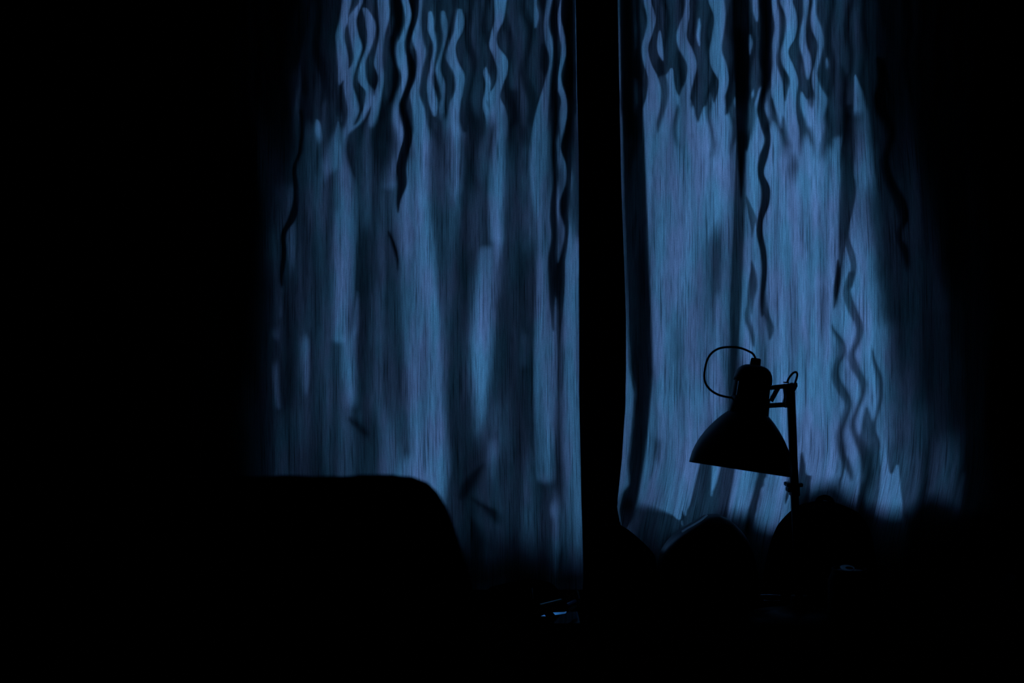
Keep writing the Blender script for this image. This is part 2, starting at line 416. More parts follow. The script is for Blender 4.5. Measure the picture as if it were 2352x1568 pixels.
BRIGHT = [
 K1((1635,0,8),(1622,90,10),(1630,170,12),(1645,240,15),(1635,320,10),(1620,390,8),(1622,450,15),(1648,520,18),(1640,600,22),(1630,670,10),(1615,720,8),(1620,800,15),(1640,880,20),(1630,960,18),(1612,1030,8),(1615,1120,12),(1630,1200,18),(1620,1290,10),(1610,1350,2)),
 K1((530,0,20),(510,110,18),(495,180,20),(505,260,25),(510,330,25),(500,400,12),(492,430,3)),
 K1((600,0,8),(555,90,20),(565,170,22),(580,230,25),(572,300,12),(545,370,18),(535,420,22),(550,500,28),(560,560,28),(545,620,18),(520,680,12),(510,720,10),(505,800,16),(520,900,30),(520,1100,24),(516,1260,3)),
 K1((620,30,12),(650,110,25),(655,170,22),(640,240,14),(615,300,12),(605,360,18),(615,420,22),(642,455,20),(645,500,22),(620,570,14),(590,620,8),(540,660,12),(515,690,6)),
 K1((720,0,30),(725,90,28),(715,180,14),(700,270,18),(695,330,22),(710,400,14),(695,480,18),(675,570,22),(668,620,14),(664,650,4)),
 K1((830,0,24),(845,90,13),(825,170,11),(805,240,20),(818,320,28),(830,400,18),(805,480,14),(785,540,13),(785,610,18),(806,680,22),(808,740,14),(785,810,11),(760,880,12),(750,960,14)),
 K1((905,0,20),(898,90,16),(895,200,28),(915,270,25),(905,360,15),(890,420,20),(880,480,24),(900,560,32),(910,640,34),(925,720,40),(910,850,50),(900,1100,55)),
 K1((960,60,8),(965,100,14),(965,150,16),(985,230,8),(972,340,8),(960,420,13),(978,540,20),(985,600,6)),
 K1((1025,60,8),(1030,100,15),(1035,200,8),(1020,270,6),(1002,370,12),(1020,430,15),(1025,500,5)),
 K1((1110,40,10),(1110,100,22),(1100,160,20),(1075,220,16),(1072,310,28),(1105,370,26),(1108,450,20),(1085,540,26),(1080,620,26),(1100,720,32),(1105,850,28),(1098,1000,22),(1104,1150,14),(1096,1300,8),(1098,1420,1)),
 K1((1320,0,30),(1310,110,20),(1285,180,14),(1288,240,22),(1318,290,32),(1330,360,25),(1310,440,20),(1290,490,28),(1310,560,36),(1325,640,28),(1315,740,26),(1312,880,36),(1296,1040,26),(1304,1200,30),(1296,1380,18),(1290,1520,2)),
 K1((1245,340,3),(1245,370,12),(1258,420,13),(1240,520,8),(1235,570,2)),
 K1((1570,0,12),(1555,140,12),(1568,220,18),(1578,300,7),(1560,420,12),(1545,500,22),(1525,640,36),(1520,760,42),(1512,960,30),(1530,1150,24),(1522,1320,22),(1530,1480,2)),
 K1((1500,20,6),(1505,80,12),(1500,140,4)),
 K1((290,320,3),(285,420,4),(270,600,10),(278,700,11),(263,800,9),(235,880,15),(230,960,20),(235,1040,20),(220,1120,13),(182,1200,19),(170,1300,20),(178,1400,16),(180,1500,10)),
 K3((290,0,18),(310,100,20),(295,170,18),(278,230,16),(290,320,18),(315,390,22),(315,470,26),(300,560,34),(310,800,36),(320,1000,30),(322,1100,2)),
 K3((352,150,3),(350,190,10),(355,270,12),(365,310,3)),
 K3((490,20,10),(485,80,16),(470,130,22),(462,190,28),(485,250,36),(515,320,26),(508,400,20),(485,470,26),(480,540,30),(512,600,28),(535,660,14),(540,700,4)),
 K3((555,80,2),(555,120,7),(550,180,8),(556,230,3)),
 K3((640,0,36),(655,90,26),(645,180,26),(635,260,28),(650,340,36),(672,420,24),(655,510,20),(640,580,26),(655,660,26),(660,760,10)),
 K3((840,0,16),(845,60,14),(855,110,2)),
 K3((815,170,2),(820,210,7),(812,280,3)),
 K3((940,0,10),(948,60,14),(955,130,12),(945,220,14),(940,320,8),(950,420,26),(958,520,24),(965,600,10),(968,660,1)),
 K3((1000,10,30),(1025,80,30),(1020,180,28),(990,270,18),(1008,330,28),(1040,400,24),(1030,480,26),(1020,560,32),(1030,660,34),(1045,760,16),(1050,840,1)),
 K3((1108,0,14),(1105,60,10),(1092,140,14),(1092,220,20),(1112,280,20),(1120,350,14),(1118,400,3)),
 K3((1155,0,8),(1150,60,12),(1165,140,22),(1182,210,14),(1170,300,10),(1155,370,10),(1165,440,18),(1190,500,22),(1190,570,13),(1185,640,4)),
 K3((1085,460,3),(1100,520,20),(1122,590,24),(1130,640,6)),
 K3((1210,290,2),(1211,320,5),(1212,360,2)),
 K3((1350,380,4),(1370,480,24),(1385,600,40),(1392,760,40),(1400,900,20),(1405,1000,1)),
]
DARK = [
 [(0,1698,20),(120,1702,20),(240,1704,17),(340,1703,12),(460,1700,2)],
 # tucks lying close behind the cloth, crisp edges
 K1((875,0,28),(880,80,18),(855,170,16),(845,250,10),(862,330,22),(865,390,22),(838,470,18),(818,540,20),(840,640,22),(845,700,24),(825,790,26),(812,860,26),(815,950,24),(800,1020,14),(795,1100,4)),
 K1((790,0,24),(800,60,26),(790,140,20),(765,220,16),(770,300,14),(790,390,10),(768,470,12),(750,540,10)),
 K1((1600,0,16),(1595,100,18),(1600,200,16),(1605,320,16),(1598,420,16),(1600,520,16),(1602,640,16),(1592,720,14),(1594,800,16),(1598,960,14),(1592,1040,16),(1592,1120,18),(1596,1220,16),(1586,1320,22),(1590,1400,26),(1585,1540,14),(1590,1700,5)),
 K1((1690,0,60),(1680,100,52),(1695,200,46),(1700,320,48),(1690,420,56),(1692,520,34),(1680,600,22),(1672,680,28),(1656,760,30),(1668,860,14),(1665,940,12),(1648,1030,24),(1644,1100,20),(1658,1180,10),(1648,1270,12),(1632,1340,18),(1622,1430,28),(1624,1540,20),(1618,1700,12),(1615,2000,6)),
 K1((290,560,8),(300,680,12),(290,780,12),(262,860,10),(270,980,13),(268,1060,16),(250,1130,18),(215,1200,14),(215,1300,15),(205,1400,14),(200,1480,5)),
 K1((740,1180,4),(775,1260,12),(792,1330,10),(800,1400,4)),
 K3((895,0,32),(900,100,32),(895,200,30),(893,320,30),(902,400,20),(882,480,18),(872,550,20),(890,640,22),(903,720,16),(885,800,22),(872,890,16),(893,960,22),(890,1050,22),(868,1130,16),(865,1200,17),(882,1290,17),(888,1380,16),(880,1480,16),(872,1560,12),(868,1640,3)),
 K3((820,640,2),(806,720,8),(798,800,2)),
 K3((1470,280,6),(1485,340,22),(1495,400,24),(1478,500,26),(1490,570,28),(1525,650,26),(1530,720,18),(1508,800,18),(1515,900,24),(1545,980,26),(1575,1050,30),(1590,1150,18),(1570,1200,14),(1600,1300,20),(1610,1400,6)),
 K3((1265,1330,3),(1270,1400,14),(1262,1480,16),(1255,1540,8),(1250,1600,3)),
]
K5 = lambda *r: zz(1350, 627, .4252, r)
PALE = [   # tucks cut to the paler shade bands
 K3((795,1000,2),(812,1060,14),(828,1120,20),(826,1180,8),(820,1240,2)),
 K3((818,1330,2),(828,1400,16),(832,1460,20),(822,1540,10),(815,1620,3)),
 K3((1345,880,2),(1350,960,9),(1340,1040,10),(1330,1100,8),(1318,1160,7),(1312,1220,12),(1332,1300,16),(1343,1370,14),(1335,1430,14),(1322,1480,14)),
 K5((1425,-10,16),(1402,100,20),(1430,200,25),(1465,290,22),(1450,370,18),(1425,430,18),(1440,500,25),(1485,590,22),(1480,660,15),(1450,740,14),(1430,820,18),(1450,880,22),(1490,960,32),(1510,1040,34),(1520,1120,22),(1526,1170,4)),
 K5((1322,250,2),(1335,300,8),(1368,360,18),(1375,430,20),(1352,500,15),(1350,560,20),(1385,640,25),(1410,700,20),(1395,770,18),(1365,860,18),(1370,950,20),(1400,1030,22),(1418,1080,14),(1425,1120,2)),
 K5((1530,380,2),(1545,460,10),(1575,560,14),(1580,660,12),(1560,760,10),(1545,840,14),(1570,920,10),(1575,960,2)),
 K3((1280,330,4),(1290,430,16),(1285,520,14),(1296,620,16),(1292,700,12),(1280,800,10),(1276,900,3)),
 K5((880,-10,6),(875,60,14),(862,160,10),(858,240,16),(880,320,14),(890,400,4)),
 [(300,1702,14),(420,1700,15),(600,1692,14),(760,1686,12),(900,1680,12),(1000,1676,10),(1060,1672,2)],
 [(240,1950,8),(330,1948,16),(450,1942,15),(560,1934,9),(640,1930,2)],
 [(930,1990,2),(1000,1994,20),(1080,1998,24),(1160,1992,20),(1230,1985,2)],
 K5((960,60,4),(950,140,14),(965,220,20),(990,300,16),(985,360,4)),
]
CREASE_SHADE = [  # dark patches behind the cloth stand in for crease shade
 [(1060,1110,3),(1082,1096,12),(1118,1072,17),(1150,1060,5)],
 [(1140,1076,3),(1155,1100,10),(1176,1130,13),(1202,1142,3)],
 [(953,800,2),(970,812,9),(990,834,13),(1012,838,3)],
 [(1185,1078,2),(1215,1092,12),(1260,1100,14),(1300,1100,4)],
]
SOFT = [   # strips added further off to cast soft dark streaks: (row, column, half width)
 [(-300,1700,26),(0,1698,22),(200,1703,18),(400,1700,14),(700,1688,12),(900,1680,14),(1060,1672,16),(1200,1640,26)],
 [(250,1952,22),(400,1946,18),(560,1938,10),(700,1930,3)],
 [(420,1985,3),(640,2008,3)],
 [(430,872,8),(620,856,12),(800,842,14),(1000,838,14),(1200,838,14)],
 [(300,1062,10),(500,1066,12),(800,1062,12),(1000,1100,16),(1250,1110,30)],
 [(250,1178,14),(450,1180,14),(700,1176,16),(950,1178,16),(1300,1176,20)],
 [(640,1050,6),(800,1046,16),(1000,1046,20),(1300,1050,24)],
 [(1120,980,2),(1200,1000,60),(1340,1020,90)],
 [(700,1560,3),(900,1548,3)],
 [(1130,1400,30),(1180,1500,46),(1260,1490,44),(1300,1490,40)],
 [(1060,1622,14),(1180,1605,26),(1300,1590,40)],
]
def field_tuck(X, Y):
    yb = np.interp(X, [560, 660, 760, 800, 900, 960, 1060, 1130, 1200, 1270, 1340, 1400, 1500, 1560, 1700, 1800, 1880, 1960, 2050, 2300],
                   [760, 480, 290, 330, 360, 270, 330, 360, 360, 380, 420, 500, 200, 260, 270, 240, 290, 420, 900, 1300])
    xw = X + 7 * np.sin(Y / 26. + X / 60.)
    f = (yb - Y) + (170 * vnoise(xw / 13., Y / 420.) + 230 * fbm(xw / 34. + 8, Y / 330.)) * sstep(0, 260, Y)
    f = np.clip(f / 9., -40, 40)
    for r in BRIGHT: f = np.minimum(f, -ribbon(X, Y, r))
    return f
def field_under(X, Y):
    """a second, thinner gather: many narrow waving pleats near the top that die out lower down"""
    xw = X + (7 + 3 * vnoise(X / 50., Y / 300.)) * np.sin(2 * PI * Y / 163. + X / 45.)
    f = 12 * np.sin(2 * PI * xw / 43. + 5 * vnoise(X / 90., Y / 500.)) - 1 + 14 * vnoise(xw / 17., Y / 260.)
    f = f - 3 - 18 * sstep(200, 520, Y + 160 * vnoise(X / 40., Y / 300.))
    for r in BRIGHT: f = np.minimum(f, -ribbon(X, Y, r) - 1)
    return f
COLUMN = [   # bright columns left clear of the added shade folds
 [(320,940,18),(500,956,34),(700,970,40),(900,980,40),(1100,988,34),(1180,992,20)],
 [(480,790,16),(640,788,22),(780,782,14)],
 [(300,1258,14),(600,1254,20),(900,1250,22),(1100,1246,12)],
 [(560,1118,10),(700,1110,22),(1000,1095,14)],
 [(120,1318,8),(400,1316,24),(1300,1316,26)],
 [(300,1500,10),(500,1506,22),(800,1516,24),(1000,1520,20)],
 [(500,1735,12),(740,1724,24),(860,1728,14)],
 [(420,1800,20),(640,1830,34),(900,1860,40),(1090,1880,26)],
]
def field_second(X, Y):
    f = 70 * (fbm(X / 24. + 15, Y / 380. + 13) + .24) - 60 * (1 - sstep(120, 400, Y + 200 * vnoise(X / 26., Y / 900.)))
    for r in BRIGHT + COLUMN[:5]: f = np.minimum(f, -ribbon(X, Y, r) * 1.5)
    return f
def field_soft(X, Y):
    lean = np.where(X > 1380, 44 * sstep(1000, 1330, Y), 0)
    f = 70 * (fbm((X + lean) / 27. + 5, Y / 420. + 3) - np.where(X < 1380, -.02, .22)) - 60 * (1 - sstep(240, 620, Y + 200 * vnoise(X / 30., Y / 900.)))
    for r in COLUMN: f = np.minimum(f, -ribbon(X, Y, r) * 1.5)
    for r in SOFT: f = np.maximum(f, ribbon(X, Y, r))
    return f
def field_side(X, Y):
    """doubled-over cloth: turned hem of the brighter curtain and its gathered outer side"""
    e = interp(EDGE_R, Y)
    lo = np.interp(Y, [-400, 0, 640, 760, 840, 900, 980, 1060, 1110, 1130, 1180], [2, 3, 3, 4, 8, 22, 20, 14, 24, 10, 0])
    hi = np.interp(Y, [-400, 0, 200, 400, 650, 850, 950, 1050, 1150, 1200, 1230], [1468, 1470, 1479, 1487, 1496, 1502, 1495, 1484, 1468, 1446, 1430])
    f = np.minimum(X - (e + lo), hi - X)
    for r in (K3((215,20,3),(222,200,7),(215,290,2)), K3((222,400,4),(228,480,8),(224,580,2)), K3((163,320,2),(168,380,4),(165,440,2))):
        f = np.minimum(f, -ribbon(X, Y, r))
    return f
def field_gather(X, Y, rows, cols, k):
    return X - np.interp(Y, rows, cols) + k * fbm(X / 20., Y / 300.) + .6 * k * vnoise(X / 8., Y / 200.)
def low_right(X, Y): return sstep(1480, 1560, X) * sstep(960, 1060, Y)
def grid(x0, x1, y0, y1, step):
    xs = np.arange(x0, x1 + .1, step); ys = np.arange(y0, y1 + .1, step)
    return np.meshgrid(xs, ys)
PY_TOP, PY_BOT = -430, 2140
def cloth_grid(edge, far, step=6):
    ys = np.arange(PY_TOP, PY_BOT + .1, 8); e = interp(edge, ys)
    n = int(abs(far - e.mean()) / step); t = np.linspace(0, 1, n)
    X = e[:, None] * (1 - t) + far * t; Y = np.repeat(ys[:, None], n, 1)
    return X, Y

def base_at(px): return Vector(((px - 1176) * S, CY, EYE - (PY_BOT - 784) * S))
left = thing('curtain', base_at(820), 'dimmer slub-weave curtain with wavy folds, hanging beyond the blanket-covered chair', 'curtain')
right = thing('curtain', base_at(1850), 'brighter slub-weave curtain with wavy folds, hanging behind the desk lamp', 'curtain')
for root, edge, far, gx in ((left, EDGE_L, 330, (560, 1336)), (right, EDGE_R, 2330, (1412, 2330))):
    X, Y = cloth_grid(edge, far)
    sheet('cloth', X, Y, 0 * X, None, M_CLOTH, root)
    inside = (lambda X, Y, E=edge: (interp(E, Y) - 2 - X)) if root is left else (lambda X, Y, E=edge: (X - interp(E, Y) - 2))
    X, Y = grid(gx[0], gx[1], PY_TOP, 1000, 4)
    gap = .0035 + .030 * sstep(240, 480, Y)
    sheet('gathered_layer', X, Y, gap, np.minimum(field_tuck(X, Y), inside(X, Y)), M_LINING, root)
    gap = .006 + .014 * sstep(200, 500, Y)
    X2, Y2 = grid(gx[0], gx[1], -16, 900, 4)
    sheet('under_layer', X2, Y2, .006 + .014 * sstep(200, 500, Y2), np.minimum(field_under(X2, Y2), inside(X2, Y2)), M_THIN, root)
    def tucks(name, rows_list, gap0, gap1, m):        # every tuck is a part of its own
        for k, r in enumerate(rows_list):
            ra = np.array(r, float)
            if (ra[:, 1].mean() < 1380) != (root is left): continue
            pad = ra[:, 2].max() + 10; top = ra[0, 0]
            X, Y = grid(max(gx[0], ra[:, 1].min() - pad), min(gx[1], ra[:, 1].max() + pad), -16 if top < 12 else top - 8, ra[-1, 0] + 8, 4)
            f = np.minimum(ribbon(X, Y, r), inside(X, Y))
            if (f > 0).sum() < 4: continue
            sheet(name, X, Y, gap0 + .0003 * (k % 5) + gap1 * sstep(520, 960, Y), f, m, root)
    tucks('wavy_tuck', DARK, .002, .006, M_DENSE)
    tucks('shade_tuck', PALE, .003, .003, M_THIN)
    tucks('shade_tuck', CREASE_SHADE, .005, 0, M_LINING)
    if root is left:
        X, Y = grid(gx[0], gx[1], 20, 1320, 6)  # sheet added to dim this curtain around its bright columns
        sheet('dimming_fold', X, Y, .015 + 0 * X, np.minimum(field_second(X, Y), inside(X, Y)), M_SHEER, root)
    X, Y = grid(gx[0], gx[1], 60, 1300, 6)  # unseen strips added to cast soft dark streaks on the cloth
    gap = .024 - .020 * low_right(X, Y)
    sheet('shade_fold', X, Y, gap, np.minimum(field_soft(X, Y), inside(X, Y)), M_THIN if root is left else M_LINING, root)
X, Y = grid(1412, 1560, PY_TOP, 1300, 4)
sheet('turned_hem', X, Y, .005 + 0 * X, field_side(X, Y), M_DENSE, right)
X, Y = grid(1880, 2330, PY_TOP, 1300, 5)  # sheets added to darken the outer side beyond a slanting edge
sheet('shade_gather', X, Y, .030 - .026 * low_right(X, Y), field_gather(X, Y, [-400, 0, 300, 500, 700, 850, 1000, 1150, 1400], [1935, 1950, 1985, 2025, 2045, 2030, 2040, 2062, 2070], 40), M_THIN, right)
sheet('shade_gather', X, Y, .040 - .033 * low_right(X, Y), field_gather(X, Y, [-400, 0, 150, 260, 400, 560, 700, 850, 1000, 1400], [1985, 1998, 2030, 2062, 2085, 2110, 2160, 2190, 2205, 2215], 50), M_DENSE, right)
X, Y = grid(340, 860, PY_TOP, 1300, 5)  # sheets added to shade the outer side of the dimmer curtain
sheet('shade_gather', X, Y, .022 + 0 * X, -field_gather(X, Y, [-400, 0, 150, 300, 500, 700, 1300], [800, 790, 765, 725, 680, 650, 630], 45), M_THIN, left)
sheet('shade_gather', X, Y, .032 + 0 * X, -field_gather(X, Y, [-400, 0, 300, 600, 900, 1300], [735, 715, 660, 622, 600, 592], 40), M_DENSE, left)

# the rod that carries both curtains (above the picture)
top_z = EYE - (PY_TOP - 784) * S
rod = thing('curtain_rod', (.1, CY, top_z + .034), 'dark rod above the windows carrying both curtains', 'curtain rod')
obj('pole', tube(bmesh.new(), [Vector((-1.0, CY, top_z + .034)), Vector((1.2, CY, top_z + .034))], .011, 14), M_STEEL, rod)
for x in (-.95, .105, 1.15):
    b = bmesh.new(); box(b, x - .008, x + .008, CY, WALL_Y - .0005, top_z + .046, top_z + .056); box(b, x - .02, x + .02, WALL_Y - .006, WALL_Y - .0005, top_z + .01, top_z + .08)
    obj('bracket', b, M_STEEL, rod)

# unseen blanket added on the ledge behind the brighter curtain: only its shade shows
def lump(bm, cx, cy, cz, rx, ry, rz, seed, amp=.18, n=4, flat=True):
    r = bmesh.ops.create_icosphere(bm, subdivisions=n, radius=1)
    from mathutils import noise
    for v in r['verts']:
        p = v.co.copy(); k = 1 + amp * noise.noise(p * 1.7 + Vector((seed, 0, 0))) + amp * .5 * noise.noise(p * 4.1 + Vector((0, seed, 0)))
        q = p * k
        z = q.z
        if flat and z < 0: z *= .999
        v.co = Vector((cx + q.x * rx, cy + q.y * ry, max(cz + z * rz, cz - rz * .8 if flat else -9)))
    return bm

# ------------------------------------------------------------------ desk
DX0, DX1, DY0, DY1 = -.62, 1.18, 2.0, 2.70
desk = thing('desk', ((DX0 + DX1) / 2, (DY0 + DY1) / 2, 0), 'dark wooden desk under the desk lamp, in front of the curtains', 'desk')
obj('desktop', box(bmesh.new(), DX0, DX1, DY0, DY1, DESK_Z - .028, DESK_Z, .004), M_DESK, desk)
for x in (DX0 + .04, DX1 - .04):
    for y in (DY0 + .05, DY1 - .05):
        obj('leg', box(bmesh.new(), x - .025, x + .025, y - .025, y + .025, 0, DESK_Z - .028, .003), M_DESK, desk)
b = bmesh.new(); box(b, DX0 + .066, DX1 - .066, DY1 - .06, DY1 - .04, .55, DESK_Z - .0285)
obj('back_rail', b, M_DESK, desk)

# ------------------------------------------------------------------ desk lamp
LY = 2.35
LS = LY / FPX
def lp(px, py, dy=0): return at(px, py, LY + dy)
rimc = lp(1700.5, 1078.5)
view = (rimc - Vector((0, 0, EYE))).normalized()
ax = Vector((.1402, 0, .990)); ax = (ax - view * ax.dot(view)).normalized()
side = Vector((.990, 0, -.1402)); side = (side - view * side.dot(view)); side = (side - ax * side.dot(ax)).normalized()
HBASE = Vector((.475, LY, DESK_Z))
lamp = thing('desk_lamp', HBASE, 'black desk lamp with bell shade and looping cord, silhouetted against the curtain', 'lamp')
px_ = lambda prof: [(h * LS, r * LS) for h, r in prof]
obj('lamp_shade', lathe(bmesh.new(), rimc, ax, px_([(0, 116), (0, 118), (3, 118.2), (12, 117), (25, 115), (38, 111.3), (50, 106.8), (62, 101), (76, 93), (90, 83.5), (104, 72.6), (116, 62), (126, 51.5), (130, 47),
     (129, 45), (124, 49), (103, 68.5), (75, 89.2), (50, 104), (25, 112.3), (0, 116)]), 72, side), M_BLACK, lamp, True)
neck = obj('lamp_neck', lathe(bmesh.new(), rimc, ax, px_([(122, 46), (130, 46.8), (140, 46), (167, 45.2), (167, 42), (130, 43), (122, 43), (122, 46)]), 72, side), M_BLACK, lamp, True)
def slot(a):
    d = abs(((a - 180 + 180) % 360) - 180)
    return 8 < d < 21 or 36 < d < 46 or 160 < d < 168
obj('vent_ribs', lathe(bmesh.new(), rimc, ax, px_([(167, 45.2), (203, 44.4), (203, 42), (167, 42), (167, 45.2)]), 120, side, slot), M_BLACK, lamp)
obj('lamp_cap', lathe(bmesh.new(), rimc, ax, px_([(203, 42), (203, 44.4), (214, 43.8), (224, 41.5), (232, 37), (238, 30.5), (242, 22), (243.5, 13), (243.5, 0)]), 72, side), M_BLACK, lamp, True)
obj('cord_grip', lathe(bmesh.new(), rimc, ax, px_([(242, 0), (242, 12.4), (250, 12), (257, 11.4), (259, 10), (259, 0)]), 32, side), M_RUBBER, lamp, True)
obj('bulb', lathe(bmesh.new(), rimc, ax, px_([(60, 0), (62, 12), (72, 24), (85, 29), (98, 26), (112, 16), (135, 13), (150, 13), (150, 0)]), 24, side), mat('bulb_glass', (.05, .05, .05), .2), lamp, True)
Z5 = lambda x, y, dy=0: lp(1560 + x * .23595, 770 + y * .23595, dy)
cord = [Z5(740, 236), Z5(737, 212, -.003), Z5(718, 180, -.006), Z5(680, 156, -.008), Z5(600, 124, -.012), Z5(500, 113, -.016), Z5(400, 124, -.02), Z5(325, 164, -.022), Z5(278, 228, -.024),
        Z5(254, 310, -.025), Z5(245, 400, -.025), Z5(258, 468, -.024), Z5(302, 528, -.02), Z5(370, 572, -.012), Z5(440, 594, -.006), Z5(512, 606, -.0)]
obj('cord', tube(bmesh.new(), spline(cord, 8), 2.55 * LS, 12), M_RUBBER, lamp, True)
b = bmesh.new()
bar(b, Z5(885, 510, -.005), Z5(1150, 480, -.005), 10.2 * LS, .004, .0006); bar(b, Z5(885, 510, .009), Z5(1150, 480, .009), 10.2 * LS, .004, .0006)
bar(b, Z5(862, 684, -.005), Z5(1056, 672, -.005), 11 * LS, .004, .0006); bar(b, Z5(862, 684, .009), Z5(1056, 672, .009), 11 * LS, .004, .0006)
obj('head_arm', b, M_BLACK, lamp)
obj('brace', bar(bmesh.new(), Z5(892, 640, .002), Z5(962, 512, .002), 10 * LS, .005, .0006), M_BLACK, lamp)
b = bmesh.new()
for pts in ([(1030, 500), (1120, 462), (1152, 470), (1150, 500), (1128, 545), (1128, 600), (1118, 660), (1060, 700), (1040, 705), (1030, 660), (1046, 600)],):
    vs = [b.verts.new(Z5(x, y, -.010)) for x, y in pts]
    f = b.faces.new(vs); r = bmesh.ops.extrude_face_region(b, geom=[f])
    bmesh.ops.translate(b, verts=[v for v in r['geom'] if isinstance(v, bmesh.types.BMVert)], vec=(0, .024, 0))
# two small see-through gaps in the joint plate are left by building it of two cheeks
obj('joint_plate', b, M_BLACK, lamp)
b = bmesh.new(); bar(b, Z5(1024, 470, -.002), Z5(1024, 665, -.002), 3 * LS, .003); bar(b, Z5(1018, 457, .0), Z5(1062, 459, .0), 3.2 * LS, .012)
obj('joint_spring', b, M_STEEL, lamp)
for x, y in ((1118, 480), (1112, 560), (1046, 676)):
    c = Z5(x, y, -.0115)
    obj('knob', lathe(bmesh.new(), c, (0, -1, 0), [(0, 0), (0, 4 * LS), (.003, 3.6 * LS), (.003, 0)], 16), M_STEEL, lamp)
obj('upper_arm', bar(bmesh.new(), Z5(1087, 560, .002), Z5(1121, 1440, .002), 17.5 * LS, .012, .0015), M_BLACK, lamp)
b = bmesh.new(); bar(b, Z5(1034, 1449, .002), Z5(1190, 1449, .002), 9 * LS, .03, .001)
bar(b, Z5(1063, 1475, .002), Z5(1063, 1520, .002), 8 * LS, .02, .001); bar(b, Z5(1120, 1440, .002), Z5(1124, 1560, .002), 20 * LS, .022, .001)
obj('elbow_joint', b, M_BLACK, lamp)
elbow = Z5(1123, 1540, .002)
b = bmesh.new(); bar(b, elbow, Vector((HBASE.x, LY, DESK_Z + .03)), 17 * LS, .012, .0015)
obj('lower_arm', b, M_BLACK, lamp)
obj('base', lathe(bmesh.new(), HBASE, (0, 0, 1), [(0, 0), (0, .085), (.008, .087), (.018, .082), (.024, .04), (.034, .016), (.05, .014), (.05, 0)], 48), M_BLACK, lamp, True)
loop = [Z5(1050, 462), Z5(1062, 428), Z5(1085, 392), Z5(1112, 364), Z5(1137, 358), Z5(1149, 378), Z5(1143, 416), Z5(1132, 450), Z5(1126, 486)]
obj('cord_loop', tube(bmesh.new(), spline(loop, 6), 2.5 * LS, 10), M_RUBBER, lamp, True)

# ------------------------------------------------------------------ chair and blanket
CYR = 1.58; CXC = -.30
chair = thing('office_chair', (CXC, 1.80, 0), 'dark office chair at the desk, its back covered by a blanket', 'chair')
obj('backrest', box(bmesh.new(), CXC - .215, CXC + .215, CYR - .022, CYR + .03, .52, 1.00, .02, 3), M_UPHOL, chair, True)
obj('back_support', box(bmesh.new(), CXC - .03, CXC + .03, CYR + .031, CYR + .05, .40, .75, .004), M_BLACK, chair)
obj('seat', box(bmesh.new(), CXC - .24, CXC + .24, CYR + .06, CYR + .52, .42, .50, .03, 3), M_UPHOL, chair, True)
obj('seat_plate', box(bmesh.new(), CXC - .10, CXC + .10, CYR + .03, CYR + .40, .395, .42, .004), M_BLACK, chair)
obj('gas_lift', lathe(bmesh.new(), (CXC, 1.85, .085), (0, 0, 1), [(0, 0), (0, .028), (.18, .028), (.18, .018), (.32, .018), (.32, 0)], 20), M_STEEL, chair)
for k in range(5):
    a = 2 * PI * k / 5 + .3; d = Vector((math.cos(a), math.sin(a), 0)); c = Vector((CXC, 1.85, .1))
    lg = obj('leg', bar(bmesh.new(), c, c + d * .27 + Vector((0, 0, -.03)), .04, .03, .004), M_BLACK, chair)
    p = c + d * .26
    b = bmesh.new(); n_ = Vector((-d.y, d.x, 0))
    lathe(b, Vector((p.x, p.y, .0275)) - n_ * .02, n_, [(0, 0), (0, .024), (.004, .027), (.036, .027), (.04, .024), (.04, 0)], 18)
    obj('caster', b, M_RUBBER, lg)
# throw over the backrest: outline seen from the back
half = [(1088, 1392), (1080, 1345), (1066, 1302), (1050, 1252), (1033, 1198), (1020, 1164), (1000, 1130), (978, 1108), (945, 1094), (900, 1089.5), (830, 1090), (770, 1094), (660, 1092), (542, 1095)]
ol = [(x, y) for x, y in reversed(half)]
lf = [(2 * 542 - x, y + 3) for x, y in half[:-1]]
ol = sorted(lf + ol)
oy = 1.583
ox = np.array([(x - 1176) / FPX * oy for x, _ in ol]); oz = np.array([EYE - (y - 784) / FPX * oy for _, y in ol])
xs = np.unique(np.concatenate([np.linspace(ox[0], ox[0] + .10, 40), np.linspace(ox[0] + .10, ox[-1] - .10, 90), np.linspace(ox[-1] - .10, ox[-1], 40)]))
hz = np.interp(xs, ox, oz)
hz = hz - .0035 + .0012 * vnoise(xs * 90, xs * 0) + .001 * vnoise(xs * 33, xs * 0 + 5)
bm = bmesh.new(); rows = []
NV = 44
for x, z in zip(xs, hz):
    col = []
    low_f, low_b = .70 + .015 * math.sin(x * 30), .74 + .01 * math.sin(x * 24)
    low_f = min(low_f, z - .0); low_b = min(low_b, z - .0)
    R = .036
    R = min(R, max(.008, (z - .735) * .5 + .008))
    for k in range(NV + 1):
        t = k / NV
        if t < .4:
            q = t / .4; zz_ = low_f + (z - R - low_f) * q if z - R > low_f else z - R; yy = CYR - R - .003
        elif t < .6:
            q = (t - .4) / .2; a = PI * (1 - q); yy = CYR + .003 + R * math.cos(a); zz_ = z - R + R * math.sin(a)
        else:
            q = (t - .6) / .4; zz_ = (z - R) + (low_b - (z - R)) * q if z - R > low_b else z - R; yy = CYR + R + .009
        fold = .006 * math.sin(x * 34 + zz_ * 5) * min(1, max(0, (z - zz_) * 6))
        yy += (-abs(fold) if t < .5 else abs(fold))
        col.append(bm.verts.new((x, yy, zz_)))
    rows.append(col)
for A, B in zip(rows, rows[1:]):
    for k in range(NV): bm.faces.new((A[k], B[k], B[k + 1], A[k + 1]))
blanket = obj('blanket', bm, M_FLEECE, None, True)
tag(blanket, 'black fleece blanket draped over the chair back, rounded corner silhouetted', 'blanket')
md = blanket.modifiers.new('thickness', 'SOLIDIFY'); md.thickness = .004; md.offset = 1

